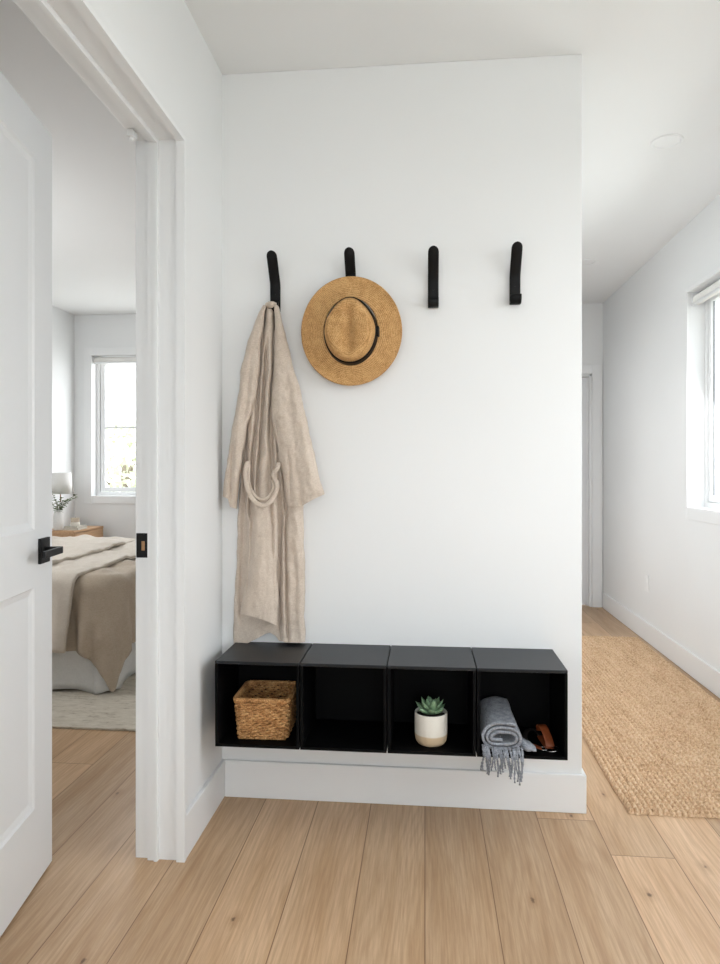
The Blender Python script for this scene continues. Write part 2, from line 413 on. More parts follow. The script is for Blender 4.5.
def handle(side):
    yy = -1 if side < 0 else 1; y0 = 0 if side < 0 else LT
    h = MB(); hx = LW - .070; hz = .942
    def bx(x0, a, z0, x1, c, z1): h.box(x0, min(y0 + yy * a, y0 + yy * c), z0, x1, max(y0 + yy * a, y0 + yy * c), z1)
    bx(hx - .033, 0, hz - .036, hx + .033, .009, hz + .036)
    o = h.build('door_handle', M_black, door, bevel=.0015)
    h = MB(); h.tube([(hx, y0 + yy * .009, hz), (hx, y0 + yy * .050, hz)], .011, 20)
    h.build('handle_neck', M_black, o, smooth=False)
    h = MB(); bx(hx - .118, .044, hz - .010, hx + .012, .054, hz + .010)
    h.build('lever', M_black, o, bevel=.002)
handle(-1); handle(1)
b = MB().box(LW - .0005, .008, .92, LW + .0015, LT - .008, .98); b.build('latch_plate', M_black, door, bevel=.0005)
for z in (.25, 1.1, 1.95):
    b = MB(); b.tube([(-.004, -.004, z - .045), (-.004, -.004, z + .045)], .006, 10); b.build('hinge', M_black, door, smooth=True)

# far hall door and its casing
b = MB()
CW = .078
b.box(FX1, YB - .018, 0, FX1 + CW, YB, FZ + CW); b.box(FX0 - CW + .0, YB - .018, 0, FX0, YB, FZ + CW); b.box(FX0, YB - .018, FZ, FX1, YB, FZ + CW)
b.box(FX1 - .02, YB + .0, 0, FX1, YB + .12, FZ); b.box(FX0, YB, 0, FX0 + .02, YB + .12, FZ); b.box(FX0, YB, FZ - .02, FX1, YB + .12, FZ)
b.box(FX1 - .034, YB + .045, 0, FX1 - .02, YB + .06, FZ - .02)
struct(b.build('trim_2', M_trim, bevel=.002))
d2 = bpy.data.objects.new('door_2', None); C.objects.link(d2); d2.location = (FX0 + .022, YB + .062, 0); struct(d2, 'white door in the far wall of the hall', 'door')
b = MB(); w_ = FX1 - FX0 - .044
b.box(0, 0, .006, .11, .038, FZ - .022); b.box(w_ - .11, 0, .006, w_, .038, FZ - .022)
for z0, z1 in ((.006, .22), (.85, 1.0), (1.86, FZ - .022)): b.box(.11, 0, z0, w_ - .11, .038, z1)
b.box(.11, .01, .22, w_ - .11, .028, 1.86)
b.build('door_leaf', M_door, d2)

# ------------------------------------------------------------------ windows
def window_x(name, W, seen_splits):      # in the right wall
    y0, y1, z0, z1 = W
    r = bpy.data.objects.new(name, None); C.objects.link(r); r.location = (XW, (y0 + y1) / 2, z0); struct(r)
    def bx(b, x0, ya, za, x1, yb, zb): b.box(x0 - XW, ya - (y0 + y1) / 2, za - z0, x1 - XW, yb - (y0 + y1) / 2, zb - z0)
    c = MB(); cw = .07
    t0 = XW - .014
    bx(c, t0, y1, z0 - cw, XW, y1 + .022, z1 + .022); bx(c, t0, y0 - .022, z0 - cw, XW, y0, z1 + .022)
    bx(c, t0, y0, z1, XW, y1, z1 + .022); bx(c, t0, y0, z0 - cw, XW, y1, z0)
    c.build('window_casing', M_trim, r, bevel=.002)
    f = MB(); a = XW + .085; e = XW + .14
    bx(f, a, y0, z0, e, y0 + .03, z1); bx(f, a, y1 - .03, z0, e, y1, z1); bx(f, a, y0 + .03, z0, e, y1 - .03, z0 + .03); bx(f, a, y0 + .03, z1 - .03, e, y1 - .03, z1)
    f.build('window_frame', M_trim, r, bevel=.002)
    n = seen_splits
    for i in range(n):
        ya = y0 + .03 + (y1 - y0 - .06) * i / n; yb = y0 + .03 + (y1 - y0 - .06) * (i + 1) / n
        s = MB(); w = .038; p = XW + .092; q = XW + .125
        bx(s, p, ya + .003, z0 + .033, q, ya + w, z1 - .033); bx(s, p, yb - w, z0 + .033, q, yb - .003, z1 - .033)
        bx(s, p, ya + w, z0 + .033, q, yb - w, z0 + .03 + w); bx(s, p, ya + w, z1 - .03 - w, q, yb - w, z1 - .033)
        so = s.build('sash', M_trim, r, bevel=.002)
        gk = MB(); bx(gk, p + .012, ya + w, z0 + .03 + w, p + .02, ya + w + .004, z1 - .03 - w); bx(gk, p + .012, yb - w - .004, z0 + .03 + w, p + .02, yb - w, z1 - .03 - w)
        gk.build('gasket', simple_grey, so)
        g = MB(); bx(g, p + .014, ya + w, z0 + .03 + w, p + .018, yb - w, z1 - .03 - w); g.build('pane', M_glass, so)
    return r
simple_grey = simple('grey_gasket', (.25, .26, .27, 1), .6)
window_x('window_1', W1, 2)
window_x('window_2', W2, 2)
# bedroom window in the far wall
r = bpy.data.objects.new('window_3', None); C.objects.link(r); struct(r)
x0, x1, z0, z1 = W3
c = MB(); cw = .072; t0 = YB - .014
c.box(x0 - cw, t0, z0 - cw, x0, YB, z1 + cw); c.box(x1, t0, z0 - cw, x1 + cw, YB, z1 + cw); c.box(x0, t0, z1, x1, YB, z1 + cw); c.box(x0, t0, z0 - cw, x1, YB, z0)
c.build('window_casing', M_trim, r, bevel=.002)
f = MB(); a = YB + .08; e = YB + .135
f.box(x0, a, z0, x0 + .035, e, z1); f.box(x1 - .035, a, z0, x1, e, z1); f.box(x0 + .035, a, z0, x1 - .035, e, z0 + .035); f.box(x0 + .035, a, z1 - .035, x1 - .035, e, z1)
f.build('window_frame', M_trim, r, bevel=.002)
for i in range(2):
    xa = x0 + .035 + (x1 - x0 - .07) * i / 2; xb = x0 + .035 + (x1 - x0 - .07) * (i + 1) / 2; w = .042; p = YB + .088; q = YB + .12
    s = MB(); s.box(xa + .003, p, z0 + .038, xa + w, q, z1 - .038); s.box(xb - w, p, z0 + .038, xb - .003, q, z1 - .038)
    s.box(xa + w, p, z0 + .038, xb - w, q, z0 + .035 + w); s.box(xa + w, p, z1 - .035 - w, xb - w, q, z1 - .038)
    s.box(xa + w, p + .006, 1.560, xb - w, q - .006, 1.580)
    so = s.build('sash', M_trim, r, bevel=.002)
    MB().box(xa + w, p + .014, z0 + .035 + w, xb - w, p + .018, z1 - .035 - w).build('pane', M_glass, so)
    h = MB().box(xa + .24, p - .016, z0 + .012, xa + .36, p - .0005, z0 + .03).build('sash_crank', M_white, so, bevel=.003)
    h = MB().box(xa + .012, p - .014, z0 + .20, xa + .028, p - .0005, z0 + .30).build('sash_lock', M_white, so, bevel=.003)

# roller blinds
def blind(name, label, p0, p1, drop, rad, out):
    p0 = Vector(p0); p1 = Vector(p1); t = thing(name, label, 'blind', (p0 + p1) / 2); a = p0 - (p0 + p1) / 2; c = p1 - (p0 + p1) / 2
    MB().tube([a, c], rad, 24).build('roller', M_shade, t, smooth=False)
    d = (c - a).normalized(); o = Vector(out) * rad
    b = MB(); n = Vector(out) * .0012
    b.grid([[a + o, c + o], [a + o + Vector((0, 0, -drop)), c + o + Vector((0, 0, -drop))]])
    b.build('blind_fabric', M_shade, t, solid=.0012)
    MB().tube([a + o + Vector((0, 0, -drop)), c + o + Vector((0, 0, -drop))], .009, 12).build('hem_bar', M_white, t, smooth=True)
    for s, q in ((-1, a), (1, c)):
        b = MB().tube([q, q + d * s * .006], rad + .008, 20); b.build('bracket', M_white, t)
blind('roller_blind', 'rolled up white roller blind at the top of the hall window', (XW + .045, W1[0] + .012, W1[3] - .042), (XW + .045, W1[1] - .012, W1[3] - .042), .03, .030, (-1, 0, 0))
blind('roller_blind', 'rolled up white roller blind at the top of the bedroom window', (W3[0] + .012, YB + .04, W3[3] - .034), (W3[1] - .012, YB + .04, W3[3] - .034), .03, .026, (0, -1, 0))

# ------------------------------------------------------------------ recessed ceiling lights, outlet
def downlight(loc, label, r=.066):
    t = thing('ceiling_light', label, 'light', loc, 0, 'recessed ceiling lights')
    MB().lathe([(r * .80, -.0005), (r * .82, -.004), (r * .95, -.0065), (r, -.004), (r, 0)], 40).build('light_rim', M_trim, t, smooth=True)
    MB().lathe([(.0001, -.0022), (r * .80, -.0022)], 40).build('light_lens', M_white, t)
    return t
downlight((1.045, 3.04, H), 'round recessed light in the hall ceiling, nearest one')
downlight((1.10, 4.75, H), 'round recessed light far down the hall ceiling')
downlight((-2.75, 4.60, H), 'round recessed light in the bedroom ceiling')
t = thing('wall_outlet', 'white wall outlet low on the right hall wall', 'outlet', (XW, 4.797, .397), 0)
MB().box(-.006, -.037, -.058, 0, .037, .058).build('cover_plate', M_white, t, bevel=.002)
for s in (-1, 1): MB().box(-.0085, -.016, s * .021 - .014, -.0058, .016, s * .021 + .014).build('socket', M_white, t, bevel=.002)

# ------------------------------------------------------------------ wall cube shelves
SX0 = -.677; CWD = .279; GAP = .0015; SZ0 = .2795; SH = .2765; SD = .250; TH = .010
cube_labels = ['leftmost black wall cube, holding the woven basket', 'empty black wall cube right of the basket cube',
               'black wall cube holding the potted succulent', 'rightmost black wall cube, holding the grey scarf']
def cube(x, label):
    t = thing('wall_cube_shelf', label, 'shelf', (x + CWD / 2, YF, SZ0), 0, 'black open cubes hung on the wall')
    a = CWD / 2 - GAP
    MB().box(-a, -SD, SH - TH, a, -.0005, SH).build('top_board', M_shelf_lit, t, bevel=.0012)
    MB().box(-a, -SD, 0, a, -.0005, TH).build('bottom_board', M_shelf_shaded, t, bevel=.0012)
    for s in (-1, 1):
        MB().box(min(s * a, s * (a - TH)), -SD, TH, max(s * a, s * (a - TH)), -.0005, SH - TH).build('side_board', M_shelf_shaded, t, bevel=.0012)
    MB().box(-a + TH, -.006, TH, a - TH, -.0005, SH - TH).build('back_board', M_shelf_shaded, t)
    return t
first = cube(SX0, cube_labels[0])
for i in range(1, 4): dup(first, (SX0 + CWD * (i + .5), YF, SZ0), cube_labels[i])
ZS = SZ0 + TH

# ------------------------------------------------------------------ wall hooks
def hook(x, z0, label, zt):
    t = thing('wall_hook', label, 'hook', (x, YF, z0), 0, 'black wall hooks in a row')
    w = .0185; th = .0065
    # side profile (distance from wall, height)
    c = [(.010, 0), (.010, .05), (.010, .088), (.013, .100)]
    for k in range(1, 7): c.append((.013 + (zt - .018 - .100) * .66 * k / 6, .100 + (zt - .018 - .100) * k / 6))
    d0, z0_ = c[-1]; nb = len(c)
    for k in range(1, 8):
        q_ = math.sin(PI / 2 * k / 7) * .018; c.append((d0 + q_ * .5, z0_ + q_))
    rows = []
    for k, (d, z) in enumerate(c):
        ww = w if k < nb else w * max(.12, math.cos(PI / 2 * (k - nb + 1) / 7) ** .8)
        row = []
        for i in range(16):
            a = 2 * PI * i / 16; cx, sx = math.cos(a), math.sin(a)
            row.append((ww * math.copysign(abs(cx) ** .4, cx), -d + th * math.copysign(abs(sx) ** .6, sx), z))
        rows.append(row)
    MB().grid(rows, closeu=True, cap0=True, cap1=True).build('hook_arm', M_hook, t, smooth=True, bevel=0)
    # small lower lip curling forward and up
    rows = []
    cc = [(.012, .008), (.024, .001), (.034, .002), (.041, .009), (.0425, .018), (.0415, .027)]
    for k, (d, z) in enumerate(cc):
        p = cc[max(0, k - 1)]; q = cc[min(len(cc) - 1, k + 1)]
        tx, tz = q[0] - p[0], q[1] - p[1]; l = math.hypot(tx, tz); nx, nz = -tz / l, tx / l
        row = []
        for i in range(16):
            a = 2 * PI * i / 16; cx, sx = math.cos(a), math.sin(a)
            o = .0055 * math.copysign(abs(sx) ** .6, sx)
            row.append((w * math.copysign(abs(cx) ** .35, cx), -(d + nx * o), z + nz * o))
        rows.append(row)
    MB().grid(rows, closeu=True, cap0=True, cap1=True).build('hook_lip', M_hook, t, smooth=True)
    b = MB().tube([(0, -.0165, .062), (0, -.0182, .062)], .0035, 12); b.build('screw', M_hook, t)
    return t
hook(-.531, 1.738, 'black wall hook with the linen robe hanging on it', .196)
hook(-.2605, 1.760, 'black wall hook behind the straw hat', .180)
hook(.029, 1.739, 'empty black wall hook just right of the straw hat', .194)
hook(.309, 1.744, 'empty black wall hook furthest right, near the wall end', .194)

# projection helper: pixel of the layout at a distance `off` in front of the hook wall
def P(px, py, off=0.0):
    a = math.atan((px - 360) / 674) - YAW
    Y = YF - off; X = math.tan(a) * Y; D = Y * math.cos(YAW) - X * math.sin(YAW)
    return Vector((X, Y, CAM_H - (py - 470) * D / 674))

# ------------------------------------------------------------------ straw hat
hx, hz = -.2545, 1.647
hat = thing('straw_hat', 'wide brimmed straw hat with a black band hanging on the second hook', 'hat', (hx, YF - .047, hz))
hat.rotation_euler = (PI / 2 + .06, 0, 0)       # local z -> towards the camera (-Y)
RX, RY = .1735, .184
CX, CY, CHT = .0895, .1105, .105
b = MB(); rows = []; N = 96
def brim_pt(t, a, up):
    cx, cy = CX + .004, CY + .004
    rx = cx + (RX - cx) * t; ry = cy + (RY - cy) * t
    z = .012 * (1 - t) ** 2 + .010 * t * t * math.cos(2 * a) * -.6 + .006 * t * t
    return (rx * math.cos(a), ry * math.sin(a) + .006, z + up)
for t_ in [i / 16 for i in range(17)]: rows.append([brim_pt(t_, 2 * PI * i / N, 0) for i in range(N)])
b.grid(rows, closeu=True)
b.build('brim', M_straw, hat, smooth=True, solid=.0035)
b = MB()
b.tube([brim_pt(1.0, 2 * PI * i / N, 0) for i in range(N)], .0032, 8, closed=True); b.build('brim_edge', M_straw, hat, smooth=True)
# crown: egg outline, side wall then creased top
def egg(a, s=1.0):
    x = CX * math.cos(a) * s; y = CY * math.sin(a) * s
    if y > 0: x *= 1 - .22 * (y / CY) ** 1.5
    return x, y
rows = []
prof_c = [(1.045, .008), (1.025, .018), (.995, .036), (.965, .054), (.93, .072), (.885, .087), (.825, .097), (.75, .103)]
top_s = [.68, .6, .52, .44, .36, .28, .2, .12, .05, .01]
def crownz(x, y, s, z):
    g = math.exp(-(x / .020) ** 2)
    dent = .022 * g * max(0, 1 - (abs(y + .004) / (CY * .95)) ** 3) * min(1, max(0, (1.0 - s) / .35))
    pinch = 0
    for sx in (-1, 1): pinch += .014 * math.exp(-((x - sx * .042) ** 2 + (y - .048) ** 2) / .0006)
    return z - dent - pinch * min(1, max(0, (1.02 - s) / .2))
for s, z in prof_c + [(s, .103 + .004 * (1 - (s / .7) ** 2)) for s in top_s]:
    row = []
    for i in range(N):
        a = 2 * PI * i / N; x, y = egg(a, s)
        # pinch the front sides inward a little
        k = 1 - .06 * max(0, math.sin(a)) ** 2 * (1 if z > .06 else z / .06)
        row.append((x * k, y + .006, crownz(x, y, s, z)))
    rows.append(row)
b = MB().grid(rows, closeu=True, cap1=True); b.build('crown', M_straw, hat, smooth=True)
rows = []
for s, z in ((1.055, .003), (1.075, .008), (1.055, .018), (1.028, .034), (1.004, .048), (.98, .049)):
    rows.append([(egg(2 * PI * i / N, s)[0], egg(2 * PI * i / N, s)[1] + .006, z) for i in range(N)])
MB().grid(rows, closeu=True).build('hat_band', M_hook, hat, smooth=True)
b = MB(); bxp, byp = egg(-.05, 1.05)
for zc in (0,): b.box(bxp - .004, -.016, .010, bxp + .005, .018, .044)
b.build('band_bow', M_hook, hat, bevel=.002)

# ------------------------------------------------------------------ linen robe
robe = thing('linen_robe', 'beige linen robe with a looped belt hanging from the first hook', 'robe', (-.531, YF, .57))
def interp(rows, y):
    if y <= rows[0][0]: return rows[0][1:]
    for a, c in zip(rows, rows[1:]):
        if a[0] <= y <= c[0]:
            t = (y - a[0]) / (c[0] - a[0]); return [p + (q - p) * t for p, q in zip(a[1:], c[1:])]
    return rows[-1][1:]
def smooth_rows(rows, n):
    y0, y1 = rows[0][0], rows[-1][0]; out = []
    for k in range(n + 1):
        y = y0 + (y1 - y0) * k / n; h = (y1 - y0) / n * 1.2
        vals = [interp(rows, min(y1, max(y0, y + d * h))) for d in (-1, -.5, 0, .5, 1)]
        if k in (0, n): vals = [interp(rows, y)]
        out.append([y] + [sum(v) / len(vals) for v in zip(*vals)])
    return out
def cv(pts, y):
    if y < pts[0][0] or y > pts[-1][0]: return None
    return interp(pts, y)[0]
def cloth_tube(name, rows, grooves, mat, parent, n=130, m=110, seed=0, hem=None, wr=.004, cap0=False, power=.45, wide=None):
    """rows: (py, pxL, pxR, off, bulge); grooves: (curve [(y, x)], width px, depth, fade px): a closed tube hanging in front of the wall"""
    R = smooth_rows(rows, n); g = []; ox = parent.location
    for k, (y, l, r_, off, bu) in enumerate(R):
        v = k / n; row = []
        for i in range(m):
            u = i / (m - 1); q = 2 * u - 1
            px = l + (r_ - l) * u
            ed = noise.noise(Vector((y * .045, seed + (0 if u < .5 else 9), 0))) * 1.5 + noise.noise(Vector((y * .16, seed + (0 if u < .5 else 9), 4))) * .5
            px += ed * abs(q) ** 4 * min(1, v * 8)
            py = y + (hem(px) * max(0, (v - .75) / .25) if hem else 0)
            d = off + bu * (1 - abs(q) ** 3) ** power
            e = 1 - abs(q) ** 8
            for pts, w_, dep, fade in grooves:
                c = cv(pts, y)
                if c is None: continue
                f = min(1, (y - pts[0][0]) / fade + .001, (pts[-1][0] - y) / fade + .001) if fade else 1
                c += 1.0 * noise.noise(Vector((y * .05, c * .1, seed)))
                t = (px - c) / w_
                if dep > 0: d -= dep * f * math.exp(-abs(t) ** 1.5) * e
                else: d += -dep * f * math.exp(-t * t) * e
            nz = noise.fractal(Vector((px * .05 + seed, py * .022, seed * 1.7)), 1.0, 2.0, 3)
            nz2 = noise.noise(Vector((px * .16 + py * .05 + seed * 2, py * .13 - px * .04, 3.1)))
            nz3 = noise.noise(Vector((px * .30 + seed, py * .22 + px * .1, 7.7)))
            d += (wr * nz + wr * .75 * nz2 + wr * .34 * nz3) * e
            row.append(P(px, py, max(.006, d)) - ox)
        for i in range(1, 15):
            u = 1 - i / 15; px = l + (r_ - l) * u; q = 2 * u - 1
            py = y + (hem(px) * max(0, (v - .75) / .25) if hem else 0)
            dd = off - .012 * (1 - abs(q) ** 4)
            row.append(P(px, py, max(.003, dd)) - ox)
        g.append(row)
    return MB().grid(g, closeu=True, cap0=cap0).build(name, mat, parent, smooth=True)
def hm(pts):
    return lambda x: interp(pts, x)[0] if x > pts[0][0] else pts[0][1]
G1 = [(306, 266), (313, 264.3), (340, 261.6), (380, 258.8), (418, 257), (433, 255), (455, 252.5), (497, 250.5), (520, 250)]
GM = [(335, 267), (366, 265.8), (403, 263), (433, 261), (480, 257.5), (510, 257)]
G2 = [(306, 275), (313, 275.6), (345, 274.6), (381, 273.2), (418, 270.5), (440, 270.5), (470, 273), (500, 274)]
# long back panel, seen left of and below the front
cloth_tube('back_panel', [(330, 258, 284, .010, .016), (430, 244, 296, .010, .018), (505, 238.5, 302, .010, .020), (560, 236.5, 303, .008, .020), (600, 234, 303, .008, .018), (643, 233, 303, .008, .018)],
           [([(415, 249), (440, 247), (470, 244.5), (520, 244), (600, 240), (625, 241)], 4, .020, 12), ([(505, 283), (643, 281)], 3.5, .012, 20), ([(560, 239), (643, 237.5)], 2.5, -.006, 20), ([(600, 262), (643, 266)], 5, .008, 15)],
           M_robe, robe, seed=4, hem=hm([(232, 2), (238, 2.5), (246, 1), (258, -5), (269, -11), (276, -7), (279, -2), (305, 0)]), wr=.005)
# centre front with narrow pleats from the collar
cloth_tube('front_panel', [(305, 265, 278, .018, .022), (313, 262, 279, .020, .032), (340, 258.5, 279, .020, .036), (380, 253, 278, .020, .038), (418, 248, 277, .020, .040), (450, 246.5, 278, .020, .042), (480, 246, 279, .020, .042), (508, 246, 278, .026, .042), (548, 248.5, 278, .032, .042), (580, 245.5, 278, .038, .038), (612, 240, 278, .042, .034)],
           [(G1, 2.0, .042, 5), (G2, 2.0, .042, 5), (GM, 1.9, .036, 25), ([(340, 269.5), (430, 266.5), (470, 265)], 2.2, -.007, 20), ([(345, 262.5), (440, 257.5)], 2.0, -.006, 20),
            ([(500, 254), (548, 250.5), (600, 245)], 2.2, .020, 14), ([(455, 268), (560, 273.5)], 2.4, .020, 20), ([(525, 262), (610, 258)], 5, -.007, 25), ([(560, 272), (612, 275)], 3, .006, 12)],
           M_robe, robe, seed=1, hem=hm([(238, 1), (250, 4), (264, 8), (278, 14)]), wr=.0045)
# right front hanging below the sleeve
cloth_tube('side_panel', [(452, 276, 297, .020, .024), (505, 281, 303, .020, .026), (520, 282, 304, .020, .028), (572, 280, 305, .018, .030), (600, 279.5, 305, .016, .030), (641, 280, 304.5, .014, .030)],
           [([(452, 281.5), (515, 286.5), (560, 286), (642, 288)], 1.5, .020, 12), ([(500, 283.5), (640, 284)], 1.8, -.006, 15), ([(540, 291), (575, 296), (620, 296)], 4, .012, 25), ([(480, 295), (642, 300)], 3, -.005, 20)],
           M_robe, robe, seed=8, hem=hm([(279, -2), (285, 1.5), (300, 2), (305, 1)]), wr=.006)
# left sleeve: its own outline splits away from the body under the arm
cloth_tube('sleeve', [(305, 263.3, 267.0, .026, .020), (313, 258.5, 264.6, .032, .028), (340, 248.5, 261.8, .032, .032), (367, 241.5, 259.5, .032, .034), (395, 238, 257.0, .030, .036), (412, 235, 252.5, .036, .036), (426, 232.5, 246.8, .040, .036), (440, 230.5, 245.2, .042, .034), (470, 226, 240.5, .040, .034), (498, 222, 236.8, .034, .034)],
           [([(345, 252), (400, 247), (440, 241)], 3, .008, 20), ([(440, 233), (500, 229.5)], 2.0, .014, 18), ([(380, 243), (470, 234)], 3, -.006, 25)],
           M_robe, robe, m=70, seed=12, hem=hm([(222, -2), (228, 1), (230, 9), (237, 11)]), wr=.0045)
# right sleeve, wide and falling outwards
cloth_tube('sleeve', [(305, 273.2, 278.4, .026, .022), (319, 275.2, 282, .034, .030), (345, 274.6, 288, .034, .038), (367, 273.8, 294, .034, .042), (395, 271.6, 301, .034, .046), (412, 270.4, 305, .040, .048), (422, 272.2, 307.5, .044, .048), (443, 277, 312, .046, .046), (467, 282, 317.5, .046, .044), (494, 286.5, 324.5, .042, .042)],
           [([(418, 274.5), (440, 279)], 1.6, .016, 8), ([(330, 281), (400, 291), (500, 300)], 4, .006, 30), ([(360, 286), (430, 303), (500, 315)], 4, -.006, 30), ([(440, 288), (500, 291)], 2, .008, 15), ([(470, 299), (498, 303)], 2.5, .008, 8)],
           M_robe, robe, m=110, seed=17, hem=hm([(285, 11), (290, 12), (300, 14), (305, 10), (316, 4), (325, 0)]), wr=.0055)
# collar gathered over the hook
rows = []
for k in range(17):
    v = k / 16; y = 301.3 + 8.5 * v; l = 266.8 - 3.6 * v ** .7; r_ = 276.2 + 2.6 * v ** .7
    if k < 3: l, r_ = l + (3 - k) * .9, r_ - (3 - k) * .9
    row = []
    for i in range(64):
        a = 2 * PI * i / 64; u = (math.cos(a) + 1) / 2; px = l + (r_ - l) * u
        d = .038 + .026 * math.sin(a)
        if math.sin(a) > 0:
            for g_ in (G1, G2): d -= .016 * v * math.exp(-((px - interp(g_, max(306, y))[0]) / 1.5) ** 2)
            d -= .040 * v ** 3
        row.append(P(px, y, max(.006, d)) - robe.location)
    rows.append(row)
MB().grid(rows, closeu=True, cap0=True).build('collar', M_robe, robe, smooth=True)
# belt: U loop hanging across the front, passing through two thread loops
def ribbon(path, w, th, name, mat, parent, up=(0, 1, 0)):
    path = [Vector(p) for p in path]; g = []
    for k, p in enumerate(path):
        t = (path[min(len(path) - 1, k + 1)] - path[max(0, k - 1)]).normalized(); n = Vector(up); s = t.cross(n).normalized(); n = s.cross(t).normalized()
        row = []
        for i in range(14):
            a = 2 * PI * i / 14; cx, sx = math.cos(a), math.sin(a)
            row.append(p + s * w * math.copysign(abs(cx) ** .6, cx) + n * th * sx)
        g.append(row)
    return MB().grid(g, closeu=True, cap0=True, cap1=True).build(name, mat, parent, smooth=True)
def bez(pts, n):
    out = []
    pts = [pts[0]] + list(pts) + [pts[-1]]
    for k in range(1, len(pts) - 2):
        for i in range(n):
            t = i / n; p0, p1, p2, p3 = pts[k - 1:k + 3]
            out.append(.5 * ((2 * p1) + (p2 - p0) * t + (2 * p0 - 5 * p1 + 4 * p2 - p3) * t * t + (-p0 + 3 * p1 - 3 * p2 + p3) * t ** 3))
    out.append(pts[-2]); return out
q = [P(248, 462, .058), P(245.5, 470, .072), P(246.5, 484, .078), P(250, 495, .080), P(256, 502.5, .082), P(263, 505.5, .082), P(270, 502, .082), P(276, 492, .080), P(277, 483, .080), P(273.5, 475, .078), P(277, 469, .076), P(279, 463, .066)]
ribbon([p - robe.location for p in bez(q, 6)], .0080, .0040, 'belt', M_robe, robe)
q = [P(249, 464, .062), P(248.8, 478, .070), P(250.5, 488, .074), P(255.5, 496, .075), P(262, 499.5, .075), P(268.5, 497, .075), P(273, 489, .074), P(272.5, 480, .072)]
ribbon([p - robe.location for p in bez(q, 6)], .0050, .003, 'belt_strand', M_robe, robe)
q = [P(278, 462, .078), P(275.5, 472, .082), P(277, 480, .083)]
ribbon([p - robe.location for p in bez(q, 5)], .0018, .002, 'belt_loop', M_robe, robe)

# ------------------------------------------------------------------ woven basket
bk = thing('woven_basket', 'square woven seagrass basket inside the leftmost cube', 'basket', (-.532, YF - .1285, ZS + .001))
bk.rotation_euler = (0, 0, .02)
def rrect(a, c, r, n=160):
    # perimeter points of a rounded rectangle, half sizes a, c
    segs = []; L = [2 * (a - r), PI * r / 2, 2 * (c - r), PI * r / 2] * 2; tot = sum(L); out = []
    for k in range(n):
        s = tot * k / n; j = 0
        while s > L[j]: s -= L[j]; j += 1
        if j == 0: p = (-a + r + s, -c); q = (0, -1)
        elif j == 2: p = (a, -c + r + s); q = (1, 0)
        elif j == 4: p = (a - r - s, c); q = (0, 1)
        elif j == 6: p = (-a, c - r - s); q = (-1, 0)
        else:
            cx, cy, a0 = {1: (a - r, -c + r, -PI / 2), 3: (a - r, c - r, 0), 5: (-a + r, c - r, PI / 2), 7: (-a + r, -c + r, PI)}[j]
            t = a0 + s / r; q = (math.cos(t), math.sin(t)); p = (cx + r * q[0], cy + r * q[1])
        out.append((p, q))
    return out
b = MB(); NR = 17; BHt = .126
for k in range(NR):
    z = .004 + BHt * (k + .5) / NR; f = k / NR; a = .080 + .009 * f; c = .084 + .009 * f
    pts = rrect(a, c, .018, 240); path = []
    for i, (p, q_) in enumerate(pts):
        o = .0034 * math.sin(2 * PI * 30 * i / 240 + PI * (k % 2)) + rnd(-.0004, .0004)
        zz = z + .0012 * math.sin(i * .37 + k * 1.9)
        # hand hole in front and back walls near the top
        path.append((p[0] + q_[0] * o, p[1] + q_[1] * o, zz))
    b.tube(path, lambda t: .0040 + .0004 * math.sin(t * 300 + k), 7, closed=True)
b.build('woven_side', M_wicker, bk, smooth=True)
b = MB()
for k in range(30):
    i = int(240 * (k + .5) / 30); path = []
    for j in range(8):
        f = j / 7; p, q_ = rrect(.080 + .009 * f, .084 + .009 * f, .018, 240)[i]; path.append((p[0], p[1], .002 + BHt * f))
    b.tube(path, .0028, 6)
b.build('stakes', M_wicker, bk, smooth=True)
b = MB(); b.box(-.078, -.082, 0, .078, .082, .005); b.build('basket_base', M_wicker, bk, bevel=.002)
b = MB()
for s in range(2):
    path = []
    for i, (p, q_) in enumerate(rrect(.0895, .0935, .020, 300)):
        t = 2 * PI * 36 * i / 300 + PI * s
        path.append((p[0] + q_[0] * .0042 * math.cos(t), p[1] + q_[1] * .0042 * math.cos(t), BHt + .006 + .0042 * math.sin(t)))
    b.tube(path, .0046, 7, closed=True)
b.build('braided_rim', M_wicker, bk, smooth=True)

# ------------------------------------------------------------------ potted succulent
pt = thing('potted_succulent', 'green succulent in a two tone ceramic pot inside the third cube', 'plant', (.0195, YF - .178, ZS))
MB().lathe([(.0001, 0), (.036, 0), (.043, .003), (.049, .011), (.0515, .022), (.0525, .036), (.0527, .10), (.0515, .1025), (.0495, .1015), (.049, .09), (.048, .088)], 56).build('pot', M_pot, pt, smooth=True)
MB().lathe([(.0001, .092), (.02, .093), (.0485, .090)], 30).build('soil', M_soil, pt, smooth=True)
def leaf(b, base, az, el, L, W, th, curl=.3):
    rows = []; M = Matrix.Rotation(az, 3, 'Z')
    for k in range(9):
        t = k / 8; ww = W * (math.sin(PI * min(1, t * .80 + .14)) ** .8) * (1 - max(0, t - .75) * 3.6); ww = max(ww, .0002)
        e = el + curl * t; x = L * t * math.cos(e); z = L * t * math.sin(e)
        row = []
        for i in range(10):
            a = 2 * PI * i / 10; hh = th * ww / W
            row.append(Vector(base) + M @ Vector((x - hh * math.sin(a) * math.sin(e), ww * math.cos(a), z + hh * math.sin(a) * math.cos(e) + .18 * abs(ww * math.cos(a)))))
        rows.append(row)
    b.grid(rows, closeu=True, cap0=True, cap1=True)
b = MB()
for tier, (n, el, L, W, z) in enumerate([(7, .28, .060, .0135, .096), (6, .66, .058, .0130, .098), (5, 1.0, .050, .0115, .100), (3, 1.3, .036, .008, .102)]):
    for k in range(n):
        az = 2 * PI * (k + .5 * (tier % 2)) / n + rnd(-.12, .12) + .3
        leaf(b, (0, 0, z), az, el + rnd(-.08, .08), L * rnd(.92, 1.05), W, .0065, .25)
b.build('rosette', M_succ, pt, smooth=True)

